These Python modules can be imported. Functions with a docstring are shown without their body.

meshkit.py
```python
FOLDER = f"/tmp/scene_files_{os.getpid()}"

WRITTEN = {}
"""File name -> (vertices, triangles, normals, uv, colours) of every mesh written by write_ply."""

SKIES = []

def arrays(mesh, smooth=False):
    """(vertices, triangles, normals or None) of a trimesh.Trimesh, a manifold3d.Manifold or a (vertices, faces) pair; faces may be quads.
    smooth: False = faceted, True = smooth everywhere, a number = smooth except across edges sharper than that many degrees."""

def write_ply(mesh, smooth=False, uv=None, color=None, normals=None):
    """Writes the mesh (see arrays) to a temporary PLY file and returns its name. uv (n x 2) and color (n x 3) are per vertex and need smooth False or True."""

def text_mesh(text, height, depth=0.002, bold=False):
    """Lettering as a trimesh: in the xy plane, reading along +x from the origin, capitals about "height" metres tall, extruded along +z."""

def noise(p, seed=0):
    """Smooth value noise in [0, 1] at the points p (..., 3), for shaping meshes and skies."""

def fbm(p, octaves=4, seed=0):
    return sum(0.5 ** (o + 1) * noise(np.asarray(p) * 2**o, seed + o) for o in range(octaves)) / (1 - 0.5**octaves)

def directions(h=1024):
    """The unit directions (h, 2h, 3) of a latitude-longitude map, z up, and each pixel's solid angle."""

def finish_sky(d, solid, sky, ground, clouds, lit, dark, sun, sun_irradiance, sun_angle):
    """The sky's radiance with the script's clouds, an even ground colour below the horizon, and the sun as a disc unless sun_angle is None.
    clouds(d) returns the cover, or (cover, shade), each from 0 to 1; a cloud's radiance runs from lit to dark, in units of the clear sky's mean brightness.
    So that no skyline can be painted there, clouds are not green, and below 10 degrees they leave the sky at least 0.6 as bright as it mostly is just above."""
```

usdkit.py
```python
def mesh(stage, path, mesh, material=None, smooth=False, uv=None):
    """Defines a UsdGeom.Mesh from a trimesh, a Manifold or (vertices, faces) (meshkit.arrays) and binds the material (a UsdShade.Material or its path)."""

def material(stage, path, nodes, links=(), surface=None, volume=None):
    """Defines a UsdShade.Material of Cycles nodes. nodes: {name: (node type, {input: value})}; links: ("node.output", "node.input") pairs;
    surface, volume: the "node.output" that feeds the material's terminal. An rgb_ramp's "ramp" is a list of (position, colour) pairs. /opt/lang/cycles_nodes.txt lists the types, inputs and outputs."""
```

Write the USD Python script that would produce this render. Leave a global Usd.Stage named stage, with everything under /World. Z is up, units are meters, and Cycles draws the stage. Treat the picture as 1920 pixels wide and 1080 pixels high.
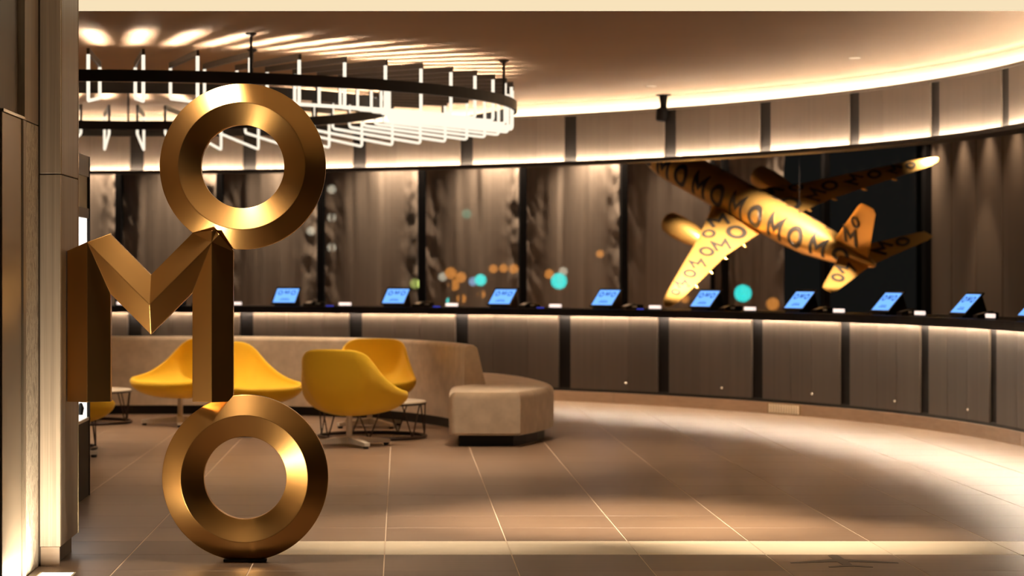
import math, random
import numpy as np
import trimesh
import manifold3d as m3
import usdkit, meshkit
from pxr import Usd, UsdGeom, UsdLux, UsdShade, Sdf, Gf
from scipy.interpolate import CubicSpline

random.seed(7)
rng = np.random.default_rng(7)
stage = Usd.Stage.CreateInMemory()
UsdGeom.SetStageUpAxis(stage, UsdGeom.Tokens.z)
UsdGeom.SetStageMetersPerUnit(stage, 1.0)
UsdGeom.Xform.Define(stage, '/World')
UsdGeom.Scope.Define(stage, '/World/Looks')
PI = math.pi

# ------------------------------------------------------------------ camera, sky, lights, exposure
FPX, PX, PY, CAMH = 4369.0, 751.0, 510.5, 1.35        # focal length and principal point in pixels of 1920x1080
cam = UsdGeom.Camera.Define(stage, '/World/camera')
cam.AddTranslateOp().Set(Gf.Vec3d(0, 0, CAMH))
cam.AddRotateXOp().Set(90.0)
cam.CreateHorizontalApertureAttr(36.0)
cam.CreateVerticalApertureAttr(20.25)
cam.CreateFocalLengthAttr(36.0 * FPX / 1920)
cam.CreateHorizontalApertureOffsetAttr((960 - PX) / 1920 * 36)
cam.CreateVerticalApertureOffsetAttr((PY - 540) / 1920 * 36)
cam.CreateClippingRangeAttr(Gf.Vec2f(0.1, 400))
cam.CreateFStopAttr(3.4)
cam.CreateFocusDistanceAttr(10.9)
cam.CreateExposureAttr(1.0)

dome = UsdLux.DomeLight.Define(stage, '/World/night_sky')
dome.CreateColorAttr(Gf.Vec3f(0.12, 0.11, 0.10))
dome.CreateIntensityAttr(0.01)

WARM = (1.0, 0.775, 0.55)
def spot(name, pos, aim, power, angle=35, soft=0.6, radius=0.04, color=WARM):
    l = UsdLux.SphereLight.Define(stage, '/World/Lights/' + name)
    d = np.array(aim, float) - np.array(pos, float)
    d /= np.linalg.norm(d)
    q = Gf.Rotation(Gf.Vec3d(0, 0, -1), Gf.Vec3d(*map(float, d)))
    l.AddTransformOp().Set(Gf.Matrix4d(q, Gf.Vec3d(*map(float, pos))))
    l.CreateRadiusAttr(radius)
    l.CreateNormalizeAttr(True)
    l.CreateIntensityAttr(power)
    l.CreateColorAttr(Gf.Vec3f(*color))
    s = UsdLux.ShapingAPI.Apply(l.GetPrim())
    s.CreateShapingConeAngleAttr(angle)
    s.CreateShapingConeSoftnessAttr(soft)
UsdGeom.Scope.Define(stage, '/World/Lights')

E_TUBE, E_TOPBAR, E_COUNTER, E_LEDGE, E_COVE, E_FLOOR = 0.62, 140.0, 158.0, 100.0, 16.0, 38.0

# counter circle: angle a from +Y;  X = CX + r sin a, Y = CY + r cos a
CX, CY, RC, RF, A0, DA = -4.206, 17.613, 9.045, 9.147, 0.130, 0.146
def pol(r, a, z=0.0): return (CX + r * math.sin(a), CY + r * math.cos(a), z)
ZC, ZF = 3.15, 2.75             # lobby ceiling, entrance ceiling
ZW = 29.0                       # window plane
XW = 6.58                       # right-hand wall
CHX, CHY = -2.495, 20.777       # chandelier centre

DLA = [0.133 + 0.2 * k for k in range(9)]
for i, a in enumerate(DLA):                                   # ceiling downlights along the counter
    spot('counter_downlight_%d' % i, pol(8.25, a, ZC - 0.05), pol(8.2, a, 0), 30, 25, 1.0)
for i in range(-2, 8):                                        # wash on the curtains
    spot('curtain_downlight_%d' % (i + 2), (-2.505 + 1.2546 * i, ZW - 0.22, ZC - 0.03), (-2.505 + 1.2546 * i, ZW - 0.10, 1.2), 42 if i < 5 else 14, 55, 0.9)
for i in range(5):                                            # wash on the right-hand wall panels
    spot('panel_downlight_%d' % i, (XW - 0.28, ZW - 0.6 - 1.18 * i, ZC - 0.03), (XW - 0.1, ZW - 0.6 - 1.18 * i, 1.2), 9, 50, 0.9)
for i, (x, y) in enumerate(((-1.35, 19.35), (0.6, 17.4), (-3.4, 19.9), (-1.2, 21.5), (-0.6, 16.2))):  # fill lamps added to brighten the seating, without fittings
    spot('lounge_fill_%d' % i, (x, y, ZC - 0.04), (x, y, 0), 52, 38, 0.9)
spot('plane_spot_0', (2.78, 24.55, 3.1), (3.05, 25.45, 1.45), 560, 27, 0.6)
spot('plane_spot_1', (4.17, 24.35, 3.1), (4.15, 25.35, 1.8), 620, 26, 1.0)
spot('plane_spot_2', (5.9, 26.2, 3.06), (5.95, 26.2, 2.55), 14, 34, 0.5)
spot('plane_spot_3', (4.25, 23.4, 3.1), (4.50, 24.38, 1.2), 420, 7.5, 0.3)
spot('entrance_downlight_0', (1.35, 12.3, ZF - 0.04), (1.2, 12.75, 0), 150, 27, 1.0)
spot('entrance_downlight_1', (2.05, 11.95, ZF - 0.04), (2.05, 11.9, 0), 95, 23, 1.0)
spot('entrance_downlight_3', (-0.97, 10.70, ZF - 0.10), (-0.88, 10.80, 1.2), 36, 26, 0.8, radius=0.10)
spot('entrance_downlight_2', (0.2, 12.2, ZF - 0.04), (0.15, 12.15, 0), 55, 25, 1.0)  # fill added to brighten the left part of the cream strip

# ------------------------------------------------------------------ materials
MAT = {}
def mat(name, nodes, links=(), surface='p.BSDF'):
    MAT[name] = usdkit.material(stage, '/World/Looks/' + name, nodes, links, surface)
    return MAT[name]
def plain(name, color, rough=0.5, metal=0.0, **kw):
    return mat(name, {'p': ('principled_bsdf', dict(base_color=color, roughness=rough, metallic=metal, **kw))})
def emit(name, color, strength):
    return mat(name, {'p': ('emission', dict(color=color, strength=strength))}, surface='p.emission')
def grained(name, c0, c1, scale=(1, 1, 1), nscale=6, rough=0.5, metal=0.0, bump=0.0, detail=4, rand=0.0, lo=0.3, hi=0.7, **kw):
    """Two tones mixed by stretched noise; rand varies brightness from piece to piece."""
    nodes = {'t': ('texture_coordinate', {}), 'm': ('mapping', {'scale': scale}), 'n': ('noise_texture', {'scale': nscale, 'detail': detail, 'roughness': 0.6}),
             'r': ('rgb_ramp', {'ramp': [(lo, c0), (hi, c1)]}), 'p': ('principled_bsdf', dict(roughness=rough, metallic=metal, **kw))}
    links = [('t.object', 'm.vector'), ('m.vector', 'n.vector'), ('n.fac', 'r.fac')]
    if rand:
        nodes['g'] = ('attribute', {'attribute': 'tone'})
        nodes['x'] = ('mix', {'mix_type': 'multiply', 'fac': 1.0})
        links += [('r.color', 'x.color1'), ('g.color', 'x.color2'), ('x.color', 'p.base_color')]
    else:
        links.append(('r.color', 'p.base_color'))
    if bump:
        nodes['b'] = ('bump', {'strength': bump, 'distance': 0.01})
        links += [('n.fac', 'b.height'), ('b.normal', 'p.normal')]
    return mat(name, nodes, links)

mat('gold_sign', {'v': ('bevel', {'samples': 4, 'radius': 0.006}), 'p': ('principled_bsdf', {'base_color': (0.72, 0.42, 0.15), 'roughness': 0.28, 'metallic': 1.0})}, [('v.bevel', 'p.normal')])
plain('gold_plane', (0.68, 0.40, 0.115), 0.33, 0.9)
plain('letter_black', (0.012, 0.009, 0.007), 0.4)
plain('black_metal', (0.008, 0.007, 0.006), 0.5, specular_ior_level=0.3)
plain('black_gloss', (0.006, 0.005, 0.005), 0.5, specular_ior_level=0.12)
plain('dark_housing', (0.035, 0.028, 0.022), 0.45)
plain('cabinet_black', (0.016, 0.012, 0.009), 0.6, specular_ior_level=0.2)
plain('olive_panel', (0.46, 0.40, 0.25), 0.5)
plain('upright_dark', (0.013, 0.010, 0.0085), 0.5, specular_ior_level=0.25)
plain('rubber_black', (0.01, 0.01, 0.01), 0.6)
plain('aluminium', (0.74, 0.68, 0.58), 0.38, 0.4)
plain('brass_trim', (0.75, 0.60, 0.38), 0.25, 1.0)
plain('white_top', (0.78, 0.71, 0.58), 0.35)
plain('wire_dark', (0.05, 0.03, 0.022), 0.4, 0.5)
grained('ceiling_paint', (0.31, 0.208, 0.136), (0.325, 0.22, 0.145), (1, 1, 1), 1.5, 0.85)
grained('soffit_paint', (0.74, 0.66, 0.53), (0.76, 0.68, 0.55), (1, 1, 1), 1.5, 0.85)
grained('plaster', (0.26, 0.20, 0.15), (0.30, 0.23, 0.17), (1, 1, 1), 2, 0.8)
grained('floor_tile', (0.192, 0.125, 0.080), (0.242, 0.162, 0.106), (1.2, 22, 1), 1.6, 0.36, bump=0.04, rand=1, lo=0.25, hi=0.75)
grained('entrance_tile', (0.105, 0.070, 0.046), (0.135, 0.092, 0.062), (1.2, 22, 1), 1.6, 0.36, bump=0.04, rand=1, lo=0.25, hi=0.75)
grained('strip_tile', (0.82, 0.71, 0.53), (0.86, 0.75, 0.57), (1, 8, 1), 2, 0.36, rand=1)
plain('grout', (0.62, 0.50, 0.38), 0.8)
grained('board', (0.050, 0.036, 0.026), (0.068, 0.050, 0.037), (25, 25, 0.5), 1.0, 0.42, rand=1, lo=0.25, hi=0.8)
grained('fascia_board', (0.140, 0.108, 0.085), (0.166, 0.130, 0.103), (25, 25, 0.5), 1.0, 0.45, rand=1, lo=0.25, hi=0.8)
grained('skirting', (0.34, 0.23, 0.155), (0.40, 0.28, 0.19), (6, 6, 30), 1, 0.3)
grained('wood_panel', (0.33, 0.26, 0.20), (0.50, 0.41, 0.325), (60, 60, 0.7), 1.0, 0.45, rand=1)
grained('dark_wood', (0.075, 0.05, 0.034), (0.11, 0.075, 0.05), (50, 50, 0.6), 1.0, 0.45)
grained('metal_panel', (0.27, 0.215, 0.16), (0.30, 0.24, 0.18), (2, 2, 0.5), 1.0, 0.38, metal=0.35)
grained('sofa_fabric', (0.55, 0.44, 0.315), (0.70, 0.575, 0.425), (1, 1, 1), 7, 0.85, bump=0.12, detail=6, lo=0.34, hi=0.66, sheen_weight=0.3)
grained('yellow_fabric', (0.93, 0.56, 0.014), (0.96, 0.60, 0.018), (1, 1, 1), 160, 0.8, bump=0.06, sheen_weight=0.15)
mat('marble', {'t': ('texture_coordinate', {}), 'm': ('mapping', {'scale': (1, 1.6, 0.9), 'rotation': (0.5, 0, 0)}), 'n': ('noise_texture', {'scale': 11, 'detail': 8, 'roughness': 0.62, 'distortion': 1.8}),
               'r': ('rgb_ramp', {'ramp': [(0.3, (0.20, 0.15, 0.11)), (0.46, (0.44, 0.37, 0.29)), (0.54, (0.66, 0.60, 0.50)), (0.62, (0.36, 0.29, 0.22)), (0.8, (0.55, 0.48, 0.38))]}),
               'p': ('principled_bsdf', {'roughness': 0.3})},
    [('t.object', 'm.vector'), ('m.vector', 'n.vector'), ('n.fac', 'r.fac'), ('r.color', 'p.base_color')])
mat('sheer', {'t': ('texture_coordinate', {}), 'm': ('mapping', {'scale': (15, 1, 0.2)}), 'n': ('noise_texture', {'scale': 1, 'detail': 1}),
              'r': ('rgb_ramp', {'ramp': [(0.3, (0.27, 0.215, 0.175)), (0.7, (0.34, 0.275, 0.225))]}),
              'd': ('diffuse_bsdf', {}), 'tl': ('translucent_bsdf', {'color': (0.30, 0.24, 0.20)}), 'a': ('mix_closure', {'fac': 0.25}),
              'tr': ('transparent_bsdf', {'color': (1, 1, 1)}), 'b': ('mix_closure', {'fac': 0.22})},
    [('t.object', 'm.vector'), ('m.vector', 'n.vector'), ('n.fac', 'r.fac'), ('r.color', 'd.color'), ('d.BSDF', 'a.closure1'), ('tl.BSDF', 'a.closure2'), ('a.closure', 'b.closure1'), ('tr.BSDF', 'b.closure2')], 'b.closure')
mat('glass_pane', {'f': ('fresnel', {'IOR': 1.2}), 'tr': ('transparent_bsdf', {'color': (0.9, 0.93, 0.92)}), 'g': ('glossy_bsdf', {'color': (1, 1, 1), 'roughness': 0.02}), 'm': ('mix_closure', {})},
    [('f.fac', 'm.fac'), ('tr.BSDF', 'm.closure1'), ('g.BSDF', 'm.closure2')], 'm.closure')
LEDC = (1.0, 0.815, 0.60)
emit('led_tube', (1.0, 0.86, 0.68), E_TUBE)
emit('led_topbar', LEDC, E_TOPBAR)
emit('led_counter', LEDC, E_COUNTER)
emit('led_ledge', LEDC, E_LEDGE)
emit('led_cove', LEDC, E_COVE)
emit('led_floor', (1.0, 0.84, 0.60), E_FLOOR)
emit('downlight_lens', LEDC, 0.8)
emit('soffit_glow', (1.0, 0.81, 0.53), 0.47)
emit('screen_blue', (0.16, 0.40, 0.95), 0.75)
emit('screen_text', (0.01, 0.03, 0.22), 0.6)
emit('niche_glow', (0.95, 0.86, 0.78), 0.85)
emit('blue_glow', (0.08, 0.10, 0.9), 0.35)
plain('card_white', (0.85, 0.70, 0.62), 0.4, emission_color=(1, 0.82, 0.74), emission_strength=0.55)
plain('card_gloss', (0.55, 0.52, 0.48), 0.25)
plain('plane_shape_dark', (0.030, 0.020, 0.015), 0.4)
plain('mullion', (0.004, 0.003, 0.003), 0.8, specular_ior_level=0.1)
emit('lamp_cyan', (0.0, 0.85, 0.80), 2.3)
emit('lamp_teal', (0.05, 0.60, 0.42), 0.55)
emit('lamp_orange', (1.0, 0.33, 0.05), 1.25)
emit('lamp_white', (1.0, 0.85, 0.65), 1.0)
emit('lamp_blue', (0.35, 0.6, 1.0), 1.2)
emit('lamp_green', (0.75, 0.85, 0.2), 0.9)

# ------------------------------------------------------------------ helpers
USED = {}
ORIGIN = {}
def numbered(parent, name):
    k = (parent, name)
    n = USED.get(k, 0)
    USED[k] = n + 1
    return name if n == 0 else '%s_%03d' % (name, n)
def data(prim, **kw):
    for k, v in kw.items():
        if v: prim.SetCustomDataByKey(k, v)
def thing(name, label=None, category=None, loc=(0, 0, 0), rotz=0.0, group=None, kind=None):
    path = '/World/' + numbered('/World', name)
    x = UsdGeom.Xform.Define(stage, path)
    x.AddTranslateOp().Set(Gf.Vec3d(*map(float, loc)))
    x.AddRotateZOp().Set(float(rotz))
    data(x.GetPrim(), label=label, category=category, group=group, kind=kind)
    ORIGIN[path] = np.array(loc, float)
    return path
def vf(mesh):
    v, f, _ = meshkit.arrays(mesh)
    return v, f
def part(parent, name, mesh, material, smooth=False, label=None, kind=None, local=False, tone=None):
    """A mesh below a thing or a part; world coordinates unless local (things with rotz are always local)."""
    path = parent + '/' + numbered(parent, name)
    o = ORIGIN.get(parent, np.zeros(3))
    ORIGIN[path] = o
    v, f = vf(mesh)
    m = usdkit.mesh(stage, path, (v if local else v - o, f), MAT[material], smooth)
    if tone is not None:
        UsdGeom.PrimvarsAPI(m).CreatePrimvar('tone', Sdf.ValueTypeNames.Color3fArray, 'constant').Set([Gf.Vec3f(*([float(tone)] * 3 if np.ndim(tone) == 0 else map(float, tone)))])
    data(m.GetPrim(), label=label, kind=kind)
    return path
def single(name, mesh, material, label, category, loc=(0, 0, 0), smooth=False, group=None, kind=None, local=False):
    """A thing that is one mesh; its origin at loc."""
    path = '/World/' + numbered('/World', name)
    v, f = vf(mesh)
    m = usdkit.mesh(stage, path, (v if local else v - np.array(loc, float), f), MAT[material], smooth)
    m.AddTranslateOp().Set(Gf.Vec3d(*map(float, loc)))
    data(m.GetPrim(), label=label, category=category, group=group, kind=kind)
    ORIGIN[path] = np.array(loc, float)
    return path
def copy_of(src, loc, rotz, label, category, group=None):
    name = src.split('/')[-1]
    path = thing(name, label, category, loc, rotz, group)
    p = stage.GetPrimAtPath(path)
    p.GetReferences().AddInternalReference(src)
    p.SetInstanceable(True)
    return path
def place(path, loc, rotz):
    x = UsdGeom.Xformable(stage.GetPrimAtPath(path))
    ops = x.GetOrderedXformOps()
    ops[0].Set(Gf.Vec3d(*map(float, loc))); ops[1].Set(float(rotz))

def box(x0, x1, y0, y1, z0, z1, ch=0.0):
    if ch <= 0:
        v = np.array([[x, y, z] for x in (x0, x1) for y in (y0, y1) for z in (z0, z1)], float)
        f = np.array([[0, 1, 3, 2], [4, 6, 7, 5], [0, 4, 5, 1], [2, 3, 7, 6], [0, 2, 6, 4], [1, 5, 7, 3]])
        return v, np.vstack([f[:, [0, 1, 2]], f[:, [0, 2, 3]]])
    pts = []
    for sx, X in ((1, x0), (-1, x1)):
        for sy, Y in ((1, y0), (-1, y1)):
            for sz, Z in ((1, z0), (-1, z1)):
                pts += [(X + sx * ch, Y + sy * ch, Z), (X + sx * ch, Y, Z + sz * ch), (X, Y + sy * ch, Z + sz * ch)]
    h = trimesh.convex.convex_hull(np.array(pts))
    return np.array(h.vertices), np.array(h.faces)
def join(*ms):
    V, F, n = [], [], 0
    for m in ms:
        v, f = vf(m)
        V.append(v); F.append(f + n); n += len(v)
    return np.vstack(V), np.vstack(F)
def arc(r0, r1, a0, a1, z0, z1, cx=CX, cy=CY, step=0.03):
    """Solid curved bar between radii r0 < r1, angles a0 < a1 and heights z0 < z1."""
    full = abs(a1 - a0 - 2 * PI) < 1e-6
    n = max(2, int(math.ceil((a1 - a0) / step)) + 1)
    A = np.linspace(a0, a1, n)
    prof = [(r0, z0), (r1, z0), (r1, z1), (r0, z1)]
    v = np.array([[cx + r * math.sin(a), cy + r * math.cos(a), z] for a in A for r, z in prof])
    f = []
    for i in range(n - 1):
        for k in range(4):
            a, b = i * 4 + k, i * 4 + (k + 1) % 4
            c, d = a + 4, b + 4
            f += [[a, b, d], [a, d, c]]
    if not full:
        e = (n - 1) * 4
        f += [[0, 2, 1], [0, 3, 2], [e, e + 1, e + 2], [e, e + 2, e + 3]]
    f = np.array(f)
    m = trimesh.Trimesh(v, f, process=False)
    if m.volume < 0: f = f[:, ::-1]
    return v, f
def tube(path, r, seg=8, closed=False):
    P = np.array(path, float); n = len(P)
    T = np.roll(P, -1, 0) - np.roll(P, 1, 0) if closed else np.gradient(P, axis=0)
    T /= np.linalg.norm(T, axis=1, keepdims=True)
    ref = np.array([0, 0, 1.0]) if abs(T[0][2]) < 0.9 else np.array([1.0, 0, 0])
    rr = np.broadcast_to(r, n)
    V, N = [], ref - T[0] * (ref @ T[0])
    for i in range(n):
        N = N - T[i] * (N @ T[i]); N /= np.linalg.norm(N)
        B = np.cross(T[i], N)
        for k in range(seg):
            t = 2 * PI * k / seg
            V.append(P[i] + rr[i] * (N * math.cos(t) + B * math.sin(t)))
    F = []
    for i in range(n if closed else n - 1):
        for k in range(seg):
            a, b = i * seg + k, i * seg + (k + 1) % seg
            c, d = (a + seg) % (n * seg), (b + seg) % (n * seg)
            F += [[a, b, d], [a, d, c]]
    if not closed:
        V += [P[0], P[-1]]; e = (n - 1) * seg
        for k in range(seg):
            F += [[n * seg, (k + 1) % seg, k], [n * seg + 1, e + k, e + (k + 1) % seg]]
    return np.array(V), np.array(F)
def bar(p, q, r, seg=8): return tube([p, q], r, seg)
def lathe(profile, cx=0, cy=0, seg=32):
    """profile: (radius, z) from bottom to top about the vertical axis at cx, cy."""
    n = len(profile)
    v = np.array([[cx + r * math.cos(2 * PI * k / seg), cy + r * math.sin(2 * PI * k / seg), z] for k in range(seg) for r, z in profile])
    f = []
    for k in range(seg):
        j = (k + 1) % seg
        for i in range(n - 1):
            a, b, c, d = k * n + i, j * n + i, j * n + i + 1, k * n + i + 1
            f += [[a, b, c], [a, c, d]]
    t = trimesh.Trimesh(v, np.array(f), process=True)
    t.update_faces(t.nondegenerate_faces())
    return np.array(t.vertices), np.array(t.faces)
def rbox(x0, x1, y0, y1, z0, z1, r, seg=12):
    s = [m3.Manifold.sphere(r, seg).translate((x, y, z)) for x in (x0 + r, x1 - r) for y in (y0 + r, y1 - r) for z in (z0 + r, z1 - r)]
    return m3.Manifold.batch_hull(s)
def px(x, y, Y):
    """World point at depth Y seen at pixel x, y."""
    return ((x - PX) * Y / FPX, Y, CAMH - (y - PY) * Y / FPX)
def tn(lo=0.85, hi=1.12):
    return float(rng.uniform(lo, hi))

# ------------------------------------------------------------------ the setting
AR0 = A0 + 12 * DA
fl = thing('floor', kind='structure')
part(fl, 'grout_bed', box(-7.5, 8, -2, 30, -0.12, -0.012), 'dark_housing')
XJ, PT = -0.077, 0.608
for k in range(-12, 14):
    part(fl, 'grout_line', box(XJ + PT * k - 0.0032, XJ + PT * k + 0.0032, -2, 30, -0.0125, -0.0018), 'grout')
rows = [(11.14 - 0.6 * k - 0.6, 11.14 - 0.6 * k) for k in range(3)][::-1] + [(11.14, 11.70)] + [(11.70 + PT * k, 11.70 + PT * (k + 1)) for k in range(12)]
far_tiles = []
for (y0, y1) in rows + [(11.70 + PT * k, 11.70 + PT * (k + 1)) for k in range(12, 29)] + [(11.14 - 0.6 * k - 0.6, 11.14 - 0.6 * k) for k in range(3, 21)]:
    near = y0 < 19 and y1 > 10.0
    for k in range(-13, 14):
        x0, x1 = XJ + PT * k, XJ + PT * (k + 1)
        tile = box(x0 + 0.003, x1 - 0.003, y0 + 0.0015, y1 - 0.0015, -0.0122, 0.0, 0.0010)
        seen = near and x1 > -580 * y1 / FPX - 0.3 and x0 < 1175 * y1 / FPX and math.hypot(x0 - CX, y0 - CY) < RC
        is_strip = abs(y0 - 11.14) < 0.01 and k >= -1
        if seen:
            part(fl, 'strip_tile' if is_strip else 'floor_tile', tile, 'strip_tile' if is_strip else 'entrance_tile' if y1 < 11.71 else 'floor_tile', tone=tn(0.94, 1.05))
        elif is_strip:
            part(fl, 'strip_tile', tile, 'strip_tile', tone=1.0)
        else:
            far_tiles.append(box(x0 + 0.003, x1 - 0.003, y0 + 0.0015, y1 - 0.0015, -0.0122, 0.0))
part(fl, 'far_tiles', join(*far_tiles), 'floor_tile', kind='stuff', tone=1.0)

ce = thing('ceiling', kind='structure')
part(ce, 'lobby_ceiling', box(-7.5, 8, 12.5, 30, ZC, ZC + 0.12), 'ceiling_paint')
part(ce, 'entrance_soffit', box(-7.5, 8, -2, 12.49, ZF, ZF + 0.12), 'soffit_paint')
part(ce, 'light_panel', box(-3.3, 5.19, 11.35, 12.435, ZF - 0.006, ZF - 0.001), 'soffit_glow', label='cream soffit panel with added glow')  # glow added to make the cream soffit edge look brightly lit
part(ce, 'ceiling_step', box(-7.5, 8, 12.44, 12.499, ZF + 0.12, ZC + 0.12), 'soffit_paint')
back_area = m3.CrossSection([np.array([(pol(RF + 0.125, a)[0], pol(RF + 0.125, a)[1]) for a in np.linspace(-0.1, AR0, 60)] + [(XW, 15.0), (XW, ZW + 0.1), (-4.9, ZW + 0.1)])])
if back_area.area() <= 0: back_area = m3.CrossSection([p[::-1] for p in back_area.to_polygons()])
part(ce, 'back_ceiling', back_area.extrude(0.008).translate((0, 0, ZC - 0.0095)), 'upright_dark')  # unseen dark sheet added under the ceiling to darken reflections in the plane
single('wall_rear', box(-7.5, 8, -2.1, -2, 0, 3.3), 'dark_wood', None, None, kind='structure')
wr = thing('wall_right', kind='structure')
part(wr, 'backing', box(XW + 0.06, XW + 0.2, 12.5, 30, 0, 3.27), 'mullion')
part(wr, 'entrance_side', box(5.2, 5.3, -2, 12.49, 0, ZF + 0.1), 'dark_wood')
for k in range(13):
    y1 = ZW - 0.02 - 1.18 * k
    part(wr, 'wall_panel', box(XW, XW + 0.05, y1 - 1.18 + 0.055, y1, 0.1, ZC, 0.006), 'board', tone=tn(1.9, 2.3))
wf = thing('wall_left', kind='structure')
XL = -1.56
# pilaster beside the sign
part(wf, 'core', box(-3.4, XL - 0.03, 10.72, 11.26, 0, ZF), 'dark_wood')
part(wf, 'plinth', box(-1.652, XL - 0.006, 10.70, 10.718, 0, 0.088), 'skirting')
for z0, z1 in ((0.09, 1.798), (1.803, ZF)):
    part(wf, 'wall_panel', box(-1.655, XL, 10.69, 10.718, z0, z1, 0.002), 'wood_panel', tone=1.15)  # lighter tone paints in the uplight on the front
    part(wf, 'wall_panel', box(XL - 0.028, XL, 10.722, 11.272, z0, z1, 0.002), 'wood_panel', tone=0.6)  # same wood as the front; side shade put into a darker tone
part(wf, 'edge_trim', box(XL - 0.03, XL + 0.002, 11.273, 11.281, 0.09, ZF), 'brass_trim')
part(wf, 'corner_trim', box(XL - 0.003, XL + 0.002, 10.7185, 10.7215, 1.803, ZF), 'brass_trim')
# wall nearer than the pilaster
XN = -1.66
part(wf, 'core', box(-3.4, XN - 0.06, -2, 10.72, 0, ZF), 'dark_wood')
part(wf, 'marble_panel', box(XN - 0.05, XN, 10.30, 10.685, 0.0, 2.02, 0.003), 'marble')
part(wf, 'metal_panel', box(XN - 0.05, XN, 9.71, 10.20, 0.0, 2.02, 0.003), 'metal_panel')
part(wf, 'metal_frame', box(XN - 0.05, XN + 0.008, 10.21, 10.285, 0.0, 2.02, 0.004), 'metal_panel')
part(wf, 'top_rail', box(XN - 0.05, XN + 0.006, 9.71, 10.285, 2.022, 2.034), 'brass_trim')
part(wf, 'wall_panel', box(XN - 0.05, XN, 10.30, 10.685, 2.024, ZF, 0.002), 'wood_panel', tone=0.8)
part(wf, 'recess_panel', box(XN - 0.055, XN - 0.03, 9.71, 10.285, 2.036, ZF), 'dark_wood')
part(wf, 'dark_panel', box(XN - 0.05, XN - 0.02, -2, 9.66, 0.0, ZF), 'black_metal')
part(wf, 'return_wall', box(-3.4, -2.1, 11.26, 14.0, 0, ZC), 'plaster')
part(wf, 'end_wall', box(-7.6, -7.5, -2, 30, 0, 3.3), 'plaster')
part(wf, 'lobby_side', box(-7.5, -3.4, 13.2, 13.3, 0, ZC), 'plaster')

# window wall: bays between dark mullions, sheer curtain in most bays
MX0, MP = px(224, 0, ZW)[0], 189 * ZW / FPX
back = single('wall_back', join(box(-7.5, 8, ZW + 0.12, ZW + 0.2, -0.1, 0.02), box(-7.5, 8, ZW + 0.12, ZW + 0.2, ZC - 0.05, 3.3)), 'mullion', None, None, kind='structure')
for i in range(-3, 9):
    x0, x1 = MX0 + MP * (i - 1), MX0 + MP * i
    w = thing('window_%d' % (i + 4), kind='structure', loc=(x0, ZW, 0))
    part(w, 'mullion', box(x1 - 0.037, x1 + 0.037, ZW - 0.14, ZW + 0.12, 0.02, ZC - 0.0), 'mullion')
    part(w, 'pane', box(x0 + 0.037, x1 - 0.037, ZW + 0.085, ZW + 0.097, 0.02, ZC - 0.05), 'glass_pane')
    if i == 6:
        part(w, 'mullion', box(x1 - 0.185, x1 - 0.135, ZW - 0.14, ZW - 0.05, 0.02, ZC), 'mullion')

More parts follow.
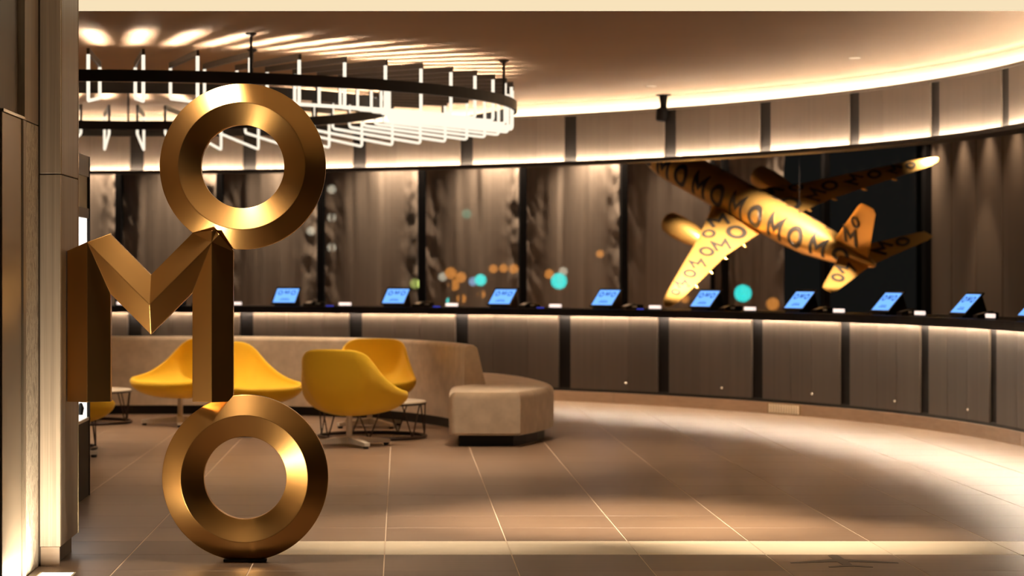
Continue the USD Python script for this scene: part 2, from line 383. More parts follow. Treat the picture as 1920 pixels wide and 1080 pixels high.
# curtains
def curtain(i, label, f0=0.0, f1=1.0, ruffle=1.0, seed=0):
    x0, x1 = MX0 + MP * (i - 1) + 0.05, MX0 + MP * i - 0.05
    x0, x1 = x0 + (x1 - x0) * f0, x0 + (x1 - x0) * f1
    nu, nv = 120, 80
    U, V = np.meshgrid(np.linspace(0, 1, nu), np.linspace(0, 1, nv))
    z = 0.03 + V * (ZC - 0.06)
    xx = x0 + U * (x1 - x0)
    d = np.stack([U * 7.0 + 0.25 * np.sin(V * 3 + seed), V * 0.6, np.full_like(U, seed * 7.3)], -1)
    fold = (meshkit.fbm(d, 2, seed) - 0.5) * 0.11
    edge = np.exp(-(U / 0.13) ** 2) + np.exp(-((1 - U) / 0.13) ** 2)
    cr = (meshkit.fbm(np.stack([U * 9, V * 17 + U * 5, np.full_like(U, seed + 3.1)], -1), 3, seed + 5) - 0.5) * 0.13 * edge * ruffle
    y = np.clip(ZW - 0.02 + fold + cr, ZW - 0.13, ZW + 0.07)
    v = np.stack([xx, y, z], -1).reshape(-1, 3)
    idx = np.arange(nu * nv).reshape(nv, nu)
    f = np.stack([idx[:-1, :-1], idx[:-1, 1:], idx[1:, 1:], idx[1:, :-1]], -1).reshape(-1, 4)
    single('sheer_curtain', (v, f), 'sheer', label, 'curtain', loc=((x0 + x1) / 2, ZW, 0.03), smooth=True, group=None)
CUR = ['first from the left, half hidden behind the bronze letters', 'seen through the upper gold ring', 'right of the upper gold ring, second full one', 'above the left end of the pale sofa back',
       'with the orange and turquoise lights behind it', 'with one large turquoise light low behind it', 'behind the left wing of the gold plane', 'under the fuselage of the gold plane']
curtain(0, 'grey brown sheer curtain leftmost, beside the wood pilaster', seed=1)
curtain(1, 'grey brown sheer curtain seen left of the upper gold ring', seed=2)
curtain(2, 'grey brown sheer curtain seen through and right of the upper gold ring', seed=3)
curtain(3, 'grey brown sheer curtain directly right of the upper gold ring', seed=4)
curtain(4, 'grey brown sheer curtain with orange and turquoise city lights low behind it', seed=5)
curtain(5, 'grey brown sheer curtain with one large turquoise light behind its middle', seed=6)
curtain(6, 'grey brown sheer curtain behind the left wing of the gold plane', seed=7)
curtain(7, 'half-drawn grey brown sheer curtain under the fuselage of the gold plane', 0.0, 0.60, seed=8)

# ------------------------------------------------------------------ reception counter (curved, one run)
ctr = thing('reception_counter', 'long curved reception counter with grey wood boards, black uprights and lit edge', 'counter', pol(RC, 0.8))
AL, AR, N0, N1 = A0 - 2 * DA, A0 + 12 * DA, -2, 12
part(ctr, 'countertop', arc(RC - 0.085, RC + 0.62, AL, AR, 0.925, 0.968), 'black_gloss')
part(ctr, 'light_strip', arc(RC - 0.026, RC - 0.014, AL, AR, 0.914, 0.924), 'led_counter', label='glowing warm strip under the counter edge')
part(ctr, 'edge_lip', arc(RC - 0.085, RC - 0.078, AL, AR, 0.893, 0.925), 'black_gloss')
part(ctr, 'carcass', arc(RC + 0.035, RC + 0.58, AL, AR, 0.0, 0.924), 'black_metal')
part(ctr, 'kick_recess', arc(RC + 0.012, RC + 0.04, AL, AR, 0.10, 0.14), 'black_metal')
HW = 0.0085
for i in range(N0, N1):
    b = A0 + DA * i
    part(ctr, 'upright', arc(RC + 0.018, RC + 0.04, b - HW, b + HW, 0.12, 0.924), 'black_gloss')
    cuts = [b + HW + 0.0004, b + DA * rng.uniform(0.3, 0.42), b + DA * rng.uniform(0.6, 0.72), b + DA - HW - 0.0004]
    for k in range(3):
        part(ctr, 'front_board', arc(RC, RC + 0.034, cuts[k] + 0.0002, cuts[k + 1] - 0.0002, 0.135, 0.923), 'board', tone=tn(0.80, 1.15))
    part(ctr, 'skirting_panel', arc(RC - 0.012, RC + 0.03, b - DA / 2 + 0.0003, b + DA / 2 - 0.0003, 0.0, 0.108), 'skirting')
    p = pol(RC - 0.002, b + DA * 0.62, 0.215)
    part(ctr, 'lock_stud', trimesh.creation.icosphere(1, 0.011).apply_translation(p), 'aluminium')
g0 = A0 + DA * 6.13
vent = part(ctr, 'floor_vent', arc(RC - 0.016, RC - 0.011, g0, g0 + 0.055, 0.006, 0.100), 'brass_trim', label='brass grille let into the skirting')
for k in range(12):
    a = g0 + 0.003 + 0.0042 * k
    part(vent, 'slat', arc(RC - 0.024, RC - 0.016, a, a + 0.0022, 0.012, 0.094), 'white_top')

# ------------------------------------------------------------------ curved fascia above the counter
fa = thing('curved_fascia', 'curved overhead band of pale wood panels lit along both edges', 'fascia', pol(RF, 0.8, 2.5))
part(fa, 'bottom_ledge', arc(RF - 0.085, RF + 0.20, AL, AR, 2.478, 2.497), 'black_metal')
part(fa, 'light_strip', arc(RF - 0.044, RF - 0.028, AL, AR, 2.498, 2.507), 'led_ledge')
part(fa, 'edge_lip', arc(RF - 0.085, RF - 0.079, AL, AR, 2.497, 2.515), 'black_metal')
part(fa, 'cove_strip', arc(RF + 0.03, RF + 0.06, AL, AR, 3.002, 3.012), 'led_cove')
part(fa, 'cove_back', arc(RF + 0.10, RF + 0.12, AL, AR, 3.0, ZC - 0.002), 'soffit_paint')
part(fa, 'carcass', arc(RF + 0.035, RF + 0.19, AL, AR, 2.498, 3.0), 'black_metal')
part(fa, 'top_trim', arc(RF - 0.012, RF + 0.02, AL, AR, 2.994, 3.018), 'fascia_board', tone=1.0)
for i in range(N0, N1):
    b = A0 + DA * i
    part(fa, 'upright', arc(RF + 0.014, RF + 0.034, b - HW, b + HW, 2.499, 2.993), 'upright_dark')
    cuts = [b + HW + 0.0004, b + DA * rng.uniform(0.3, 0.42), b + DA * rng.uniform(0.6, 0.72), b + DA - HW - 0.0004]
    for k in range(3):
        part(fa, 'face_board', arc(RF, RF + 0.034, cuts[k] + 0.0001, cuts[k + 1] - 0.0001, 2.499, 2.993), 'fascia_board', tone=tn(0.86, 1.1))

# ------------------------------------------------------------------ chandelier
ch = thing('ring_chandelier', 'large black double-hoop chandelier with radial frames of white light tubes', 'chandelier', (CHX, CHY, 2.8))
RO, RI = 3.53, 2.35
part(ch, 'hoop', arc(3.505, 3.53, 0, 2 * PI, 2.765, 2.853, CHX, CHY, 0.04), 'black_metal', label='larger black hoop')
part(ch, 'hoop', arc(2.355, 2.378, 0, 2 * PI, 2.765, 2.853, CHX, CHY, 0.04), 'black_metal', label='smaller black hoop')
NF = 54
for i in range(NF):
    p = 0.051 + 2 * PI / NF * i
    d = np.array([math.sin(p), -math.cos(p), 0]); n = np.array([d[1], -d[0], 0]); c = np.array([CHX, CHY, 0])
    def P(r, z): return c + d * r + np.array([0, 0, z])
    def slab(r0, r1, z0, z1, w, o=0.0):
        v = np.array([P(r, z) + n * (s * w + o) for r in (r0, r1) for s in (-1, 1) for z in (z0, z1)])
        f = np.array([[0, 1, 3, 2], [4, 6, 7, 5], [0, 4, 5, 1], [2, 3, 7, 6], [0, 2, 6, 4], [1, 5, 7, 3]])
        f = np.vstack([f[:, [0, 1, 2]], f[:, [0, 2, 3]]])
        if trimesh.Trimesh(v, f, process=False).volume < 0: f = f[:, ::-1]
        return v, f
    ro, ri, zt, zb = 3.49, 2.395, 3.012, 2.622
    fr = part(ch, 'light_frame', join(slab(ri - 0.016, ro + 0.016, zt - 0.045, zt - 0.020, 0.011), slab(ri - 0.016, ro + 0.016, zt - 0.0201, zt, 0.0012, 0.0098), slab(ri - 0.016, ro + 0.016, zt - 0.0201, zt, 0.0012, -0.0098), slab(ro + 0.012, ro + 0.016, zt - 0.0201, zt, 0.0086), slab(ri - 0.016, ri - 0.012, zt - 0.0201, zt, 0.0086), slab(ri - 0.016, ri - 0.010, 2.765, zt - 0.045, 0.012)), 'dark_housing')
    k = 0.035
    zi = 2.725; sl = math.atan2(zi - zb, ro - ri)
    pts = [P(ro, zt - 0.045), P(ro, zb + k), P(ro - 0.003, zb + 0.013), P(ro - 0.012, zb + 0.004), P(ro - k, zb + k * math.tan(sl))]
    pts += [P(ri + k, zi - k * math.tan(sl)), P(ri + 0.012, zi + 0.002), P(ri + 0.003, zi + 0.012), P(ri, zi + k), P(ri, zt - 0.045)]
    part(fr, 'light_tube', tube(pts, 0.0135, 6), 'led_tube', smooth=True)
    part(fr, 'top_light', slab(ri + 0.02, ro - 0.02, zt - 0.0199, zt - 0.016, 0.007), 'led_topbar')
for i, t in enumerate((0.40, 1.28, 2.17, 3.05, 3.93, 4.81, 5.69)):
    for r in (RO - 0.012, RI + 0.017):
        a = t + (0.0 if r > 3 else 0.18)
        x, y = CHX + r * math.sin(a), CHY - r * math.cos(a)
        part(ch, 'hanging_rod', join(lathe([(0, 2.853), (0.011, 2.853), (0.011, ZC - 0.03), (0.04, ZC - 0.012), (0.045, ZC - 0.001), (0, ZC - 0.001)], x, y, 10)), 'black_metal')

# ------------------------------------------------------------------ the three gold letters
YS = 10.87; SC = FPX / YS; HR = 0.060; TB = 0.05
def sx(x): return (x - PX) / SC
def sz(y): return CAMH - (y - PY) / SC
def ring(xc, yc, ro, rr, ri):
    prof = [(ri, TB), (ri, 0), (rr, -HR), (ro, 0), (ro, TB)]
    n, k = 160, len(prof)
    v = np.array([[sx(xc) + r / SC * math.sin(2 * PI * i / n), YS + d, sz(yc) + r / SC * math.cos(2 * PI * i / n)] for i in range(n) for r, d in prof])
    f = []
    for i in range(n):
        j = (i + 1) % n
        for q in range(k):
            a, b, c, d = i * k + q, i * k + (q + 1) % k, j * k + (q + 1) % k, j * k + q
            f += [[a, b, c], [a, c, d]]
    f = np.array(f)
    if trimesh.Trimesh(v, f, process=False).volume < 0: f = f[:, ::-1]
    return v, f
def roof(p, q, w):
    """Ridge-roofed bar from pixel p to q with half-width w pixels, as a Manifold (x, -depth, z in pixels)."""
    p, q = np.array(p, float), np.array(q, float)
    u = (q - p) / np.linalg.norm(q - p); s = np.array([-u[1], u[0]])
    h, t = HR * SC, TB * SC
    pts = [(*(e + s * o), d) for e in (p, q) for o, d in ((-w, t), (w, t), (w, 0), (-w, 0), (0, -h))]
    return m3.Manifold.hull_points(np.array(pts))
def clip(poly):
    c = m3.CrossSection([np.array(poly, float)])
    if c.area() <= 0: c = m3.CrossSection([np.array(poly[::-1], float)])
    return c.extrude(200).translate((0, 0, -100))
xl, xr, xm = 166.7, 399.0, 282.85
slope = 1.005
yl = 454.5
leg_l = roof((xl, 753), (xl, 400), 40.5); leg_r = roof((xr, 753), (xr, 380), 38.2)
arm_l = roof((xl - 60, yl - 60 * slope), (xm + 60, yl + (xm + 60 - xl) * slope), 39.3) ^ clip([(0, 0), (xm, 0), (xm, 1000), (0, 1000)])
arm_r = roof((xr + 60, yl - 60 * slope), (xm - 60, yl + (xr - xm + 60) * slope), 39.3) ^ clip([(xm, 0), (1000, 0), (1000, 1000), (xm, 1000)])
outline = [(126, 760), (126, 470.5), (205.6, 438.5), (240, 400), (330, 400), (357.9, 436.3), (406, 431.5), (437.5, 470), (437.5, 760)]
big_m = (leg_l + arm_l + leg_r + arm_r) ^ clip(outline)
big_m = big_m - clip([(207.2, 760), (207.2, 551), (282.85, 627), (360.8, 549), (360.8, 760)])
v, f = vf(big_m)
M_MESH = (np.stack([sx(v[:, 0]), YS + v[:, 2] / SC, sz(v[:, 1])], 1), f)
if trimesh.Trimesh(*M_MESH, process=False).volume < 0: M_MESH = (M_MESH[0], M_MESH[1][:, ::-1])
sg = thing('letter_sculpture', 'tall satin gold letters O M O standing one on another on the tiled floor', 'sign', (sx(459.5), YS, 0))
part(sg, 'letter_o', ring(455, 312.2, 155.6, 118.5, 78), 'gold_sign', smooth=25, label='upper gold ring letter')
part(sg, 'letter_m', M_MESH, 'gold_sign', label='gold letter M between the rings')
part(sg, 'letter_o', ring(459.5, 896, 155.6, 118.5, 77.5), 'gold_sign', smooth=25, label='lower gold ring letter on the floor')
part(sg, 'base_plate', box(sx(459.5) - 0.10, sx(459.5) + 0.10, YS - 0.012, YS + 0.045, 0.001, 0.010), 'black_metal')

# ------------------------------------------------------------------ sofa
def spline(pts, n):
    P = np.array(pts, float)
    s = np.r_[0, np.cumsum(np.linalg.norm(np.diff(P, axis=0), axis=1))]
    return CubicSpline(s, P)(np.linspace(0, s[-1], n))
so = thing('curved_sofa', 'long curved pale beige sofa with a high back and rounded bench end', 'sofa', (-1.5, 22.3, 0))
inner = spline([(-5.2, 21.6), (-4.2, 21.98), (-2.73, 22.15), (-0.967, 21.95), (-0.152, 21.35), (0.27, 20.6), (0.47, 19.95), (0.53, 19.35)], 121)
T = np.gradient(inner, axis=0); T /= np.linalg.norm(T, axis=1, keepdims=True)
NOR = np.stack([-T[:, 1], T[:, 0]], 1)       # away from the camera / outwards
def sweep(i0, i1, prof):
    """Sweeps a closed (offset outwards, z) profile along the sofa's near face between stations."""
    k = len(prof); n = i1 - i0 + 1
    v = np.array([[*(inner[i] + NOR[i] * o), z] for i in range(i0, i1 + 1) for o, z in prof])
    f = []
    for i in range(n - 1):
        for q in range(k):
            a, b, c, d = i * k + q, i * k + (q + 1) % k, (i + 1) * k + (q + 1) % k, (i + 1) * k + q
            f += [[a, b, c], [a, c, d]]
    cp = v[:k].mean(0); cq = v[-k:].mean(0)
    v = np.vstack([v, cp, cq]); e = (n - 1) * k
    for q in range(k):
        f += [[n * k, (q + 1) % k, q], [n * k + 1, e + q, e + (q + 1) % k]]
    f = np.array(f)
    if trimesh.Trimesh(v, f, process=False).volume < 0: f = f[:, ::-1]
    return v, f
bprof = [(0.0, 0.085), (0.0, 0.70), (0.006, 0.722), (0.022, 0.738), (0.045, 0.742), (0.085, 0.738), (0.105, 0.722), (0.112, 0.70), (0.19, 0.35), (0.19, 0.085)]
seam = int(np.argmin(np.abs(inner[:, 0] - px(291, 0, 22.12)[0])))
seam2 = max(2, seam - 34)
for i0, i1 in ((0, seam2), (seam2, seam), (seam, 120)):
    part(so, 'backrest', sweep(i0, i1, bprof) if i0 == 0 else sweep(i0, i1, bprof), 'sofa_fabric', smooth=40)
seat_poly = [tuple(p) for p in (inner + NOR * 0.192)[:112]] + [(0.60, 19.55), (0.40, 19.0), (0.375, 18.06), (0.43, 18.0), (0.925, 18.0), (1.06, 18.32), (1.17, 18.66), (1.235, 18.95), (1.262, 19.2)]
outer = spline([(1.262, 19.2), (1.255, 19.75), (1.19, 20.35), (1.01, 21.2), (0.67, 21.8), (0.1, 22.35), (-0.9, 22.85), (-2.6, 23.05), (-4.2, 22.9), (-5.4, 22.45)], 60)
seat_poly += [tuple(p) for p in outer[1:]]
cs = m3.CrossSection([np.array(seat_poly)])
if cs.area() <= 0: cs = m3.CrossSection([np.array(seat_poly[::-1])])
layers = []
def layered(cs, steps):
    """Stack of inset outlines as a rounded cushion."""
    out = None
    for (o0, z0), (o1, z1) in zip(steps[:-1], steps[1:]):
        s = cs.offset(-(o0 + o1) / 2, m3.JoinType.Round, 2.0, 24).extrude(z1 - z0).translate((0, 0, z0))
        out = s if out is None else out + s
    return out
r = 0.055
steps = [(0.02, 0.088), (0.006, 0.094), (0.0, 0.105), (0.0, 0.42 - r)] + [(r - r * math.cos(t), 0.42 - r + r * math.sin(t)) for t in np.linspace(0.12, PI / 2, 9)]
part(so, 'seat', layered(cs, steps), 'sofa_fabric', smooth=50)
pl = cs.offset(-0.075, m3.JoinType.Round, 2.0, 24).extrude(0.0865).translate((0, 0, 0.001))
part(so, 'plinth', pl, 'black_metal')
part(so, 'plinth', sweep(0, 116, [(0.02, 0.001), (0.02, 0.084), (0.17, 0.084), (0.17, 0.001)]), 'black_metal')

# ------------------------------------------------------------------ yellow swivel chairs (built once, then copied)
def chair_shell():
    half = [(0, 0.34, 0.385), (0.20, 0.335, 0.388), (0.345, 0.27, 0.40), (0.415, 0.17, 0.418), (0.405, 0.06, 0.44), (0.35, -0.10, 0.52), (0.29, -0.235, 0.65), (0.255, -0.30, 0.715), (0.20, -0.335, 0.745), (0.11, -0.352, 0.755), (0, -0.357, 0.757)]
    loop = half + [(-x, y, z) for x, y, z in half[-2:0:-1]]
    L = np.array(loop + loop[:1])
    s = np.r_[0, np.cumsum(np.linalg.norm(np.diff(L, axis=0), axis=1))]
    B = CubicSpline(s, L, bc_type='periodic')(np.linspace(0, s[-1], 97)[:-1])
    n = len(B)
    cin, cout = np.array([0, -0.02, 0.335]), np.array([0, -0.03, 0.235])
    rows = [cin[None]]
    inward = (cin - B) * [1, 1, 0]; inward /= np.linalg.norm(inward, axis=1, keepdims=True)
    Bi = B + inward * 0.022 + [0, 0, -0.004]
    Bo = B - inward * 0.012 + [0, 0, -0.012]
    for t in np.linspace(0, 1, 15)[1:]:
        rows.append(cin + (Bi - cin) * np.stack([np.full(n, math.sin(t * PI / 2) ** 0.92)] * 2 + [np.full(n, (1 - math.cos(t * PI / 2)) ** 1.15)], 1))
    rows.append(B + inward * 0.012 + [0, 0, 0.006])
    rows.append(B + inward * -0.002 + [0, 0, 0.005])
    for t in np.linspace(1, 0, 15)[:-1]:
        rows.append(cout + (Bo - cout) * np.stack([np.full(n, math.sin(t * PI / 2) ** 0.85)] * 2 + [np.full(n, (1 - math.cos(t * PI / 2)) ** 1.0)], 1))
    rows.append(cout[None])
    V = np.vstack(rows); F = []
    def idx(r, k): return 0 if r == 0 else (len(V) - 1 if r == len(rows) - 1 else 1 + (r - 1) * n + k % n)
    for r in range(len(rows) - 1):
        for k in range(n):
            a, b, c, d = idx(r, k), idx(r, k + 1), idx(r + 1, k + 1), idx(r + 1, k)
            if a != b: F.append([a, b, c])
            if c != d: F.append([a, c, d])
    F = np.array(F)
    if trimesh.Trimesh(V, F, process=False).volume < 0: F = F[:, ::-1]
    return V, F
chair = thing('lounge_chair', 'x', 'chair')
part(chair, 'shell', chair_shell(), 'yellow_fabric', smooth=True)
part(chair, 'pedestal', lathe([(0, 0.02), (0.04, 0.02), (0.045, 0.05), (0.03, 0.066), (0.024, 0.08), (0.022, 0.235), (0.05, 0.243), (0.05, 0.25), (0, 0.25)], seg=20), 'aluminium', smooth=35)
for k in range(4):
    a = PI / 4 + PI / 2 * k; u = np.array([math.cos(a), math.sin(a), 0]); w = np.array([-u[1], u[0], 0])
    pts = [u * rr + w * s * ww + np.array([0, 0, z]) for rr, ww, zs in ((0.02, 0.034, (0.024, 0.080)), (0.34, 0.022, (0.020, 0.045))) for s in (-1, 1) for z in zs]
    ft = part(chair, 'foot', m3.Manifold.hull_points(np.array(pts)), 'aluminium')
    part(ft, 'glide', lathe([(0, 0.0), (0.02, 0.0), (0.022, 0.018), (0, 0.019)], *(u * 0.315)[:2], seg=12), 'rubber_black')
chairs = [  # px of the pedestal, depth, heading (degrees from facing away), label
    (655, 18.1, -20, 'yellow swivel lounge chair with its back to the viewer, nearest the bench end'),
    (693, 20.35, 172, 'yellow swivel lounge chair facing the viewer behind the nearest yellow chair and wire table'),
    (338, 20.6, 140, 'yellow swivel lounge chair turned left, seen between the legs of the gold M'),
    (466, 19.5, 220, 'yellow swivel lounge chair turned right, its wing showing above the lower gold ring'),
    (96, 16.9, -25, 'yellow swivel lounge chair mostly hidden behind the left leg of the gold M')]
for i, (x, Y, rz, label) in enumerate(chairs):
    loc = (px(x, 0, Y)[0], Y, 0.0)
    if i == 0:
        place(chair, loc, rz); data(stage.GetPrimAtPath(chair), label=label, group='yellow lounge chairs')
    else:
        copy_of(chair, loc, rz, label, 'chair', 'yellow lounge chairs')

# ------------------------------------------------------------------ wire coffee tables
tb = thing('wire_table', 'x', 'table')
RT = 0.44
part(tb, 'table_top', lathe([(0, 0.283), (RT - 0.01, 0.283), (RT, 0.287), (RT, 0.298), (RT - 0.004, 0.302), (0, 0.302)], seg=64), 'white_top', smooth=30)
circ = [(RT * math.cos(t), RT * math.sin(t)) for t in np.linspace(0, 2 * PI, 65)[:-1]]
part(tb, 'rim', tube([(x * 0.995, y * 0.995, 0.283) for x, y in circ], 0.008, 6, True), 'wire_dark', smooth=True)
part(tb, 'base_ring', tube([(x * 0.99, y * 0.99, 0.014) for x, y in circ], 0.014, 8, True), 'wire_dark', smooth=True)
for k in range(7):
    t = 2 * PI * k / 7
    b = np.array([0.99 * RT * math.cos(t), 0.99 * RT * math.sin(t), 0.012])
    for s in (-1, 1):
        u = t + s * 0.25
        part(tb, 'wire_leg', bar(b, (0.985 * RT * math.cos(u), 0.985 * RT * math.sin(u), 0.283), 0.0055, 6), 'wire_dark', smooth=True)
tables = [(698, 19.05, 10, 'round white coffee table on wire legs between two yellow chairs, right of the gold letters'),
          (154, 20.9, 30, 'round white coffee table on wire legs, right of the left M leg'),
          (72, 17.75, 0, 'coffee table on wire legs almost wholly hidden behind the dark cabinet on the left')]
for i, (x, Y, rz, label) in enumerate(tables):
    loc = (px(x, 0, Y)[0], Y, 0.0)
    if i == 0:
        place(tb, loc, rz); data(stage.GetPrimAtPath(tb), label=label, group='white wire coffee tables')
    else:
        copy_of(tb, loc, rz, label, 'table', 'white wire coffee tables')

# ------------------------------------------------------------------ things on the counter
CT = 0.968
def flat(mesh):
    v, f = vf(mesh); return v, f
tab = thing('check_in_tablet', 'x', 'tablet')
# local: front towards -y, resting on z = 0
tau = math.radians(44); TW, TL = 0.148, 0.255
def tl(p):   # tablet plane coordinates (x, along the slope, out of the face) to local
    x, s, o = p
    return (x, -0.10 + s * math.sin(tau) - o * math.cos(tau), 0.02 + s * math.cos(tau) + o * math.sin(tau))
def tbox(x0, x1, s0, s1, o0, o1):
    v, f = box(x0, x1, s0, s1, o0, o1)
    v = np.array([tl(p) for p in v])
    if trimesh.Trimesh(v, f, process=False).volume < 0: f = f[:, ::-1]
    return v, f
part(tab, 'stand', m3.Manifold.hull_points(np.array([(x, y, z) for x in (-0.11, 0.11) for y, z in ((-0.11, 0), (0.13, 0), (-0.11, 0.012), (0.13, 0.012), (0.075, 0.175))])), 'black_metal')
body = part(tab, 'tablet_body', tbox(-TW, TW, 0, TL, 0, 0.014), 'dark_housing')
scr = part(tab, 'screen', tbox(-TW + 0.016, TW - 0.016, 0.018, TL - 0.026, 0.0141, 0.0155), 'screen_blue', label='lit pale blue screen')
def on_screen(t, h, x, s, bold=True):
    m = meshkit.text_mesh(t, h, 0.001, bold)
    v = np.array(m.vertices); v[:, 0] -= (v[:, 0].max() + v[:, 0].min()) / 2
    v = np.array([tl((p[0] + x, p[1] + s, p[2] + 0.0158)) for p in v]); f = np.array(m.faces)
    if trimesh.Trimesh(v, f, process=False).volume < 0: f = f[:, ::-1]
    return v, f
part(scr, 'lettering', on_screen('O', 0.062, -0.078, 0.135), 'screen_text')
part(scr, 'lettering', on_screen('M', 0.050, 0.0, 0.150), 'screen_text')
part(scr, 'lettering', on_screen('O', 0.062, 0.078, 0.135), 'screen_text')
part(scr, 'text_line', join(tbox(-0.06, 0.06, 0.052, 0.060, 0.0158, 0.0165), tbox(-0.045, 0.045, 0.072, 0.078, 0.0158, 0.0165)), 'screen_text')
reader = thing('card_reader', 'x', 'card reader')
part(reader, 'body', m3.Manifold.hull_points(np.array([(x, y, z) for x in (-0.045, 0.045) for y, z in ((-0.07, 0), (0.07, 0), (-0.07, 0.025), (0.07, 0.06))])), 'black_metal')
part(reader, 'keypad', m3.Manifold.hull_points(np.array([(x, y, z) for x in (-0.03, 0.03) for y, z in ((-0.05, 0.0312), (0.02, 0.0488), (-0.05, 0.034), (0.02, 0.0515))])), 'card_gloss')
slip = thing('slip_printer', 'x', 'printer')
part(slip, 'body', rbox(-0.04, 0.04, -0.05, 0.05, 0, 0.05, 0.01), 'black_metal', smooth=40)
part(slip, 'paper_slot', box(-0.028, 0.028, -0.053, -0.0495, 0.022, 0.036), 'card_gloss')
card = thing('number_plate', 'x', 'counter sign')
part(card, 'base', rbox(-0.085, 0.085, -0.022, 0.022, 0, 0.012, 0.004), 'black_metal')
for k in range(4):
    part(card, 'white_tile', rbox(-0.072 + 0.037 * k, -0.039 + 0.037 * k, -0.016, 0.016, 0.0115, 0.046, 0.006), 'card_white', smooth=40)
pad = thing('blue_pad', 'x', 'pad')
part(pad, 'body', rbox(-0.055, 0.055, -0.03, 0.03, 0, 0.014, 0.004), 'black_metal')
part(pad, 'lit_bar', box(-0.045, 0.045, -0.032, -0.0295, 0.003, 0.011), 'blue_glow', label='blue lit edge')
ORD = ['first', 'second', 'third', 'fourth', 'fifth', 'sixth', 'seventh', 'eighth', 'ninth', 'tenth', 'eleventh']
def row(src, frac, r, idx, labeler, cat, group):
    for n, i in enumerate(idx):
        a = A0 + DA * (i + frac)
        loc = pol(r, a, CT); rz = -math.degrees(a)
        lab = labeler(n, len(idx))
        if n == 0:
            place(src, loc, rz); data(stage.GetPrimAtPath(src), label=lab, group=group)
        else:
            copy_of(src, loc, rz, lab, cat, group)
def labeler(what, extra):
    return lambda n, N: '%s on the curved counter, %s' % (what, extra[n] if n in extra else ORD[n] + ' from the left')
row(tab, 0.31, RC + 0.20, range(0, 10), lambda n, N: 'slanted check-in tablet with blue screen, %s' % ('hidden behind the gold M, leftmost of the row' if n == 0 else 'cut off by the right edge of the picture' if n == 9 else ORD[n] + ' from the left along the curved counter'), 'tablet', 'check-in tablets on the counter')
row(reader, 0.51, RC + 0.20, range(0, 9), lambda n, N: 'small black card reader on the counter, %s' % (('right of the %s tablet from the left' % ORD[n])), 'card reader', 'card readers on the counter')
row(slip, 0.60, RC + 0.22, range(0, 9), lambda n, N: 'small black slip printer on the counter, to the right of the %s card reader' % ORD[n], 'printer', 'slip printers on the counter')
row(card, -0.11, RC + 0.04, range(0, 10), lambda n, N: 'little row of four white blocks on the counter edge, %s from the left' % ORD[n], 'counter sign', 'white block rows on the counter')
row(pad, -0.24, RC + 0.04, range(1, 6), lambda n, N: 'small pad with a blue lit edge on the counter, %s from the left' % ORD[n], 'pad', 'blue pads on the counter')

# ------------------------------------------------------------------ gold model plane
fdir = np.array([-0.5336, 0.7583, 0.3747]); udir = np.array([-0.1764, -0.5343, 0.8266])
fdir /= np.linalg.norm(fdir); udir -= fdir * (fdir @ udir); udir /= np.linalg.norm(udir)
rdir = np.cross(fdir, udir)
LEN = 3.95
PC = np.array([3.945, 26.0, 2.067])
def body_to_world(v): v = np.asarray(v, float) * LEN; return PC + v[:, :1] * fdir + v[:, 1:2] * rdir + v[:, 2:3] * udir
pln = thing('model_plane', 'gold model airliner covered in black letters, hanging nose up above the counter', 'model plane', PC)
def ppart(parent, name, mesh, material, **kw):
    v, f = vf(mesh)
    if kw.pop('fix', True) and trimesh.Trimesh(v, f, process=False).volume < 0: f = f[:, ::-1]
    return part(parent, name, (body_to_world(v), f), material, **kw)
FUS = [(0.5, 0.0, 0.0), (0.497, 0.010, -0.001), (0.488, 0.021, -0.002), (0.47, 0.033, -0.002), (0.44, 0.044, 0), (0.40, 0.051, 0), (0.36, 0.053, 0), (-0.15, 0.053, 0), (-0.24, 0.050, 0.003), (-0.34, 0.039, 0.011), (-0.42, 0.026, 0.020), (-0.475, 0.014, 0.026), (-0.497, 0.006, 0.028), (-0.5, 0.0, 0.028)]
def fus_r(a):
    A = np.array(FUS)[::-1]; return np.interp(a, A[:, 0], A[:, 1]), np.interp(a, A[:, 0], A[:, 2])
def lathe_axis(prof, seg=32, c=(0, 0)):
    n = len(prof)
    v = np.array([[a, c[0] + r * math.cos(2 * PI * k / seg), c[1] + u + r * math.sin(2 * PI * k / seg)] for k in range(seg) for a, r, u in prof])
    f = []
    for k in range(seg):
        j = (k + 1) % seg
        for i in range(n - 1):
            a, b, cc, d = k * n + i, j * n + i, j * n + i + 1, k * n + i + 1
            f += [[a, b, cc], [a, cc, d]]
    return v, np.array(f)
fus = ppart(pln, 'fuselage', lathe_axis(FUS), 'gold_plane', smooth=50)
AIR = [(0, 0), (0.05, 0.35), (0.2, 0.5), (0.45, 0.48), (0.75, 0.25), (1, 0.02), (0.75, -0.2), (0.45, -0.38), (0.2, -0.42), (0.05, -0.3)]
def loft(secs, vertical=False):
    """secs: (a of leading edge, span, lift, chord, thickness). span along r, or along u if vertical."""
    k = len(AIR)
    v = []
    for a, s, l, c, t in secs:
        for p, q in AIR:
            v.append((a - p * c, l + q * t, s) if vertical else (a - p * c, s, l + q * t))
    v = np.array(v); f = []
    for i in range(len(secs) - 1):
        for q in range(k):
            a, b, c, d = i * k + q, i * k + (q + 1) % k, (i + 1) * k + (q + 1) % k, (i + 1) * k + q
            f += [[a, b, c], [a, c, d]]
    for q in range(1, k - 1):
        f += [[0, q + 1, q], [len(v) - k, len(v) - k + q, len(v) - k + q + 1]]
    return v, np.array(f)
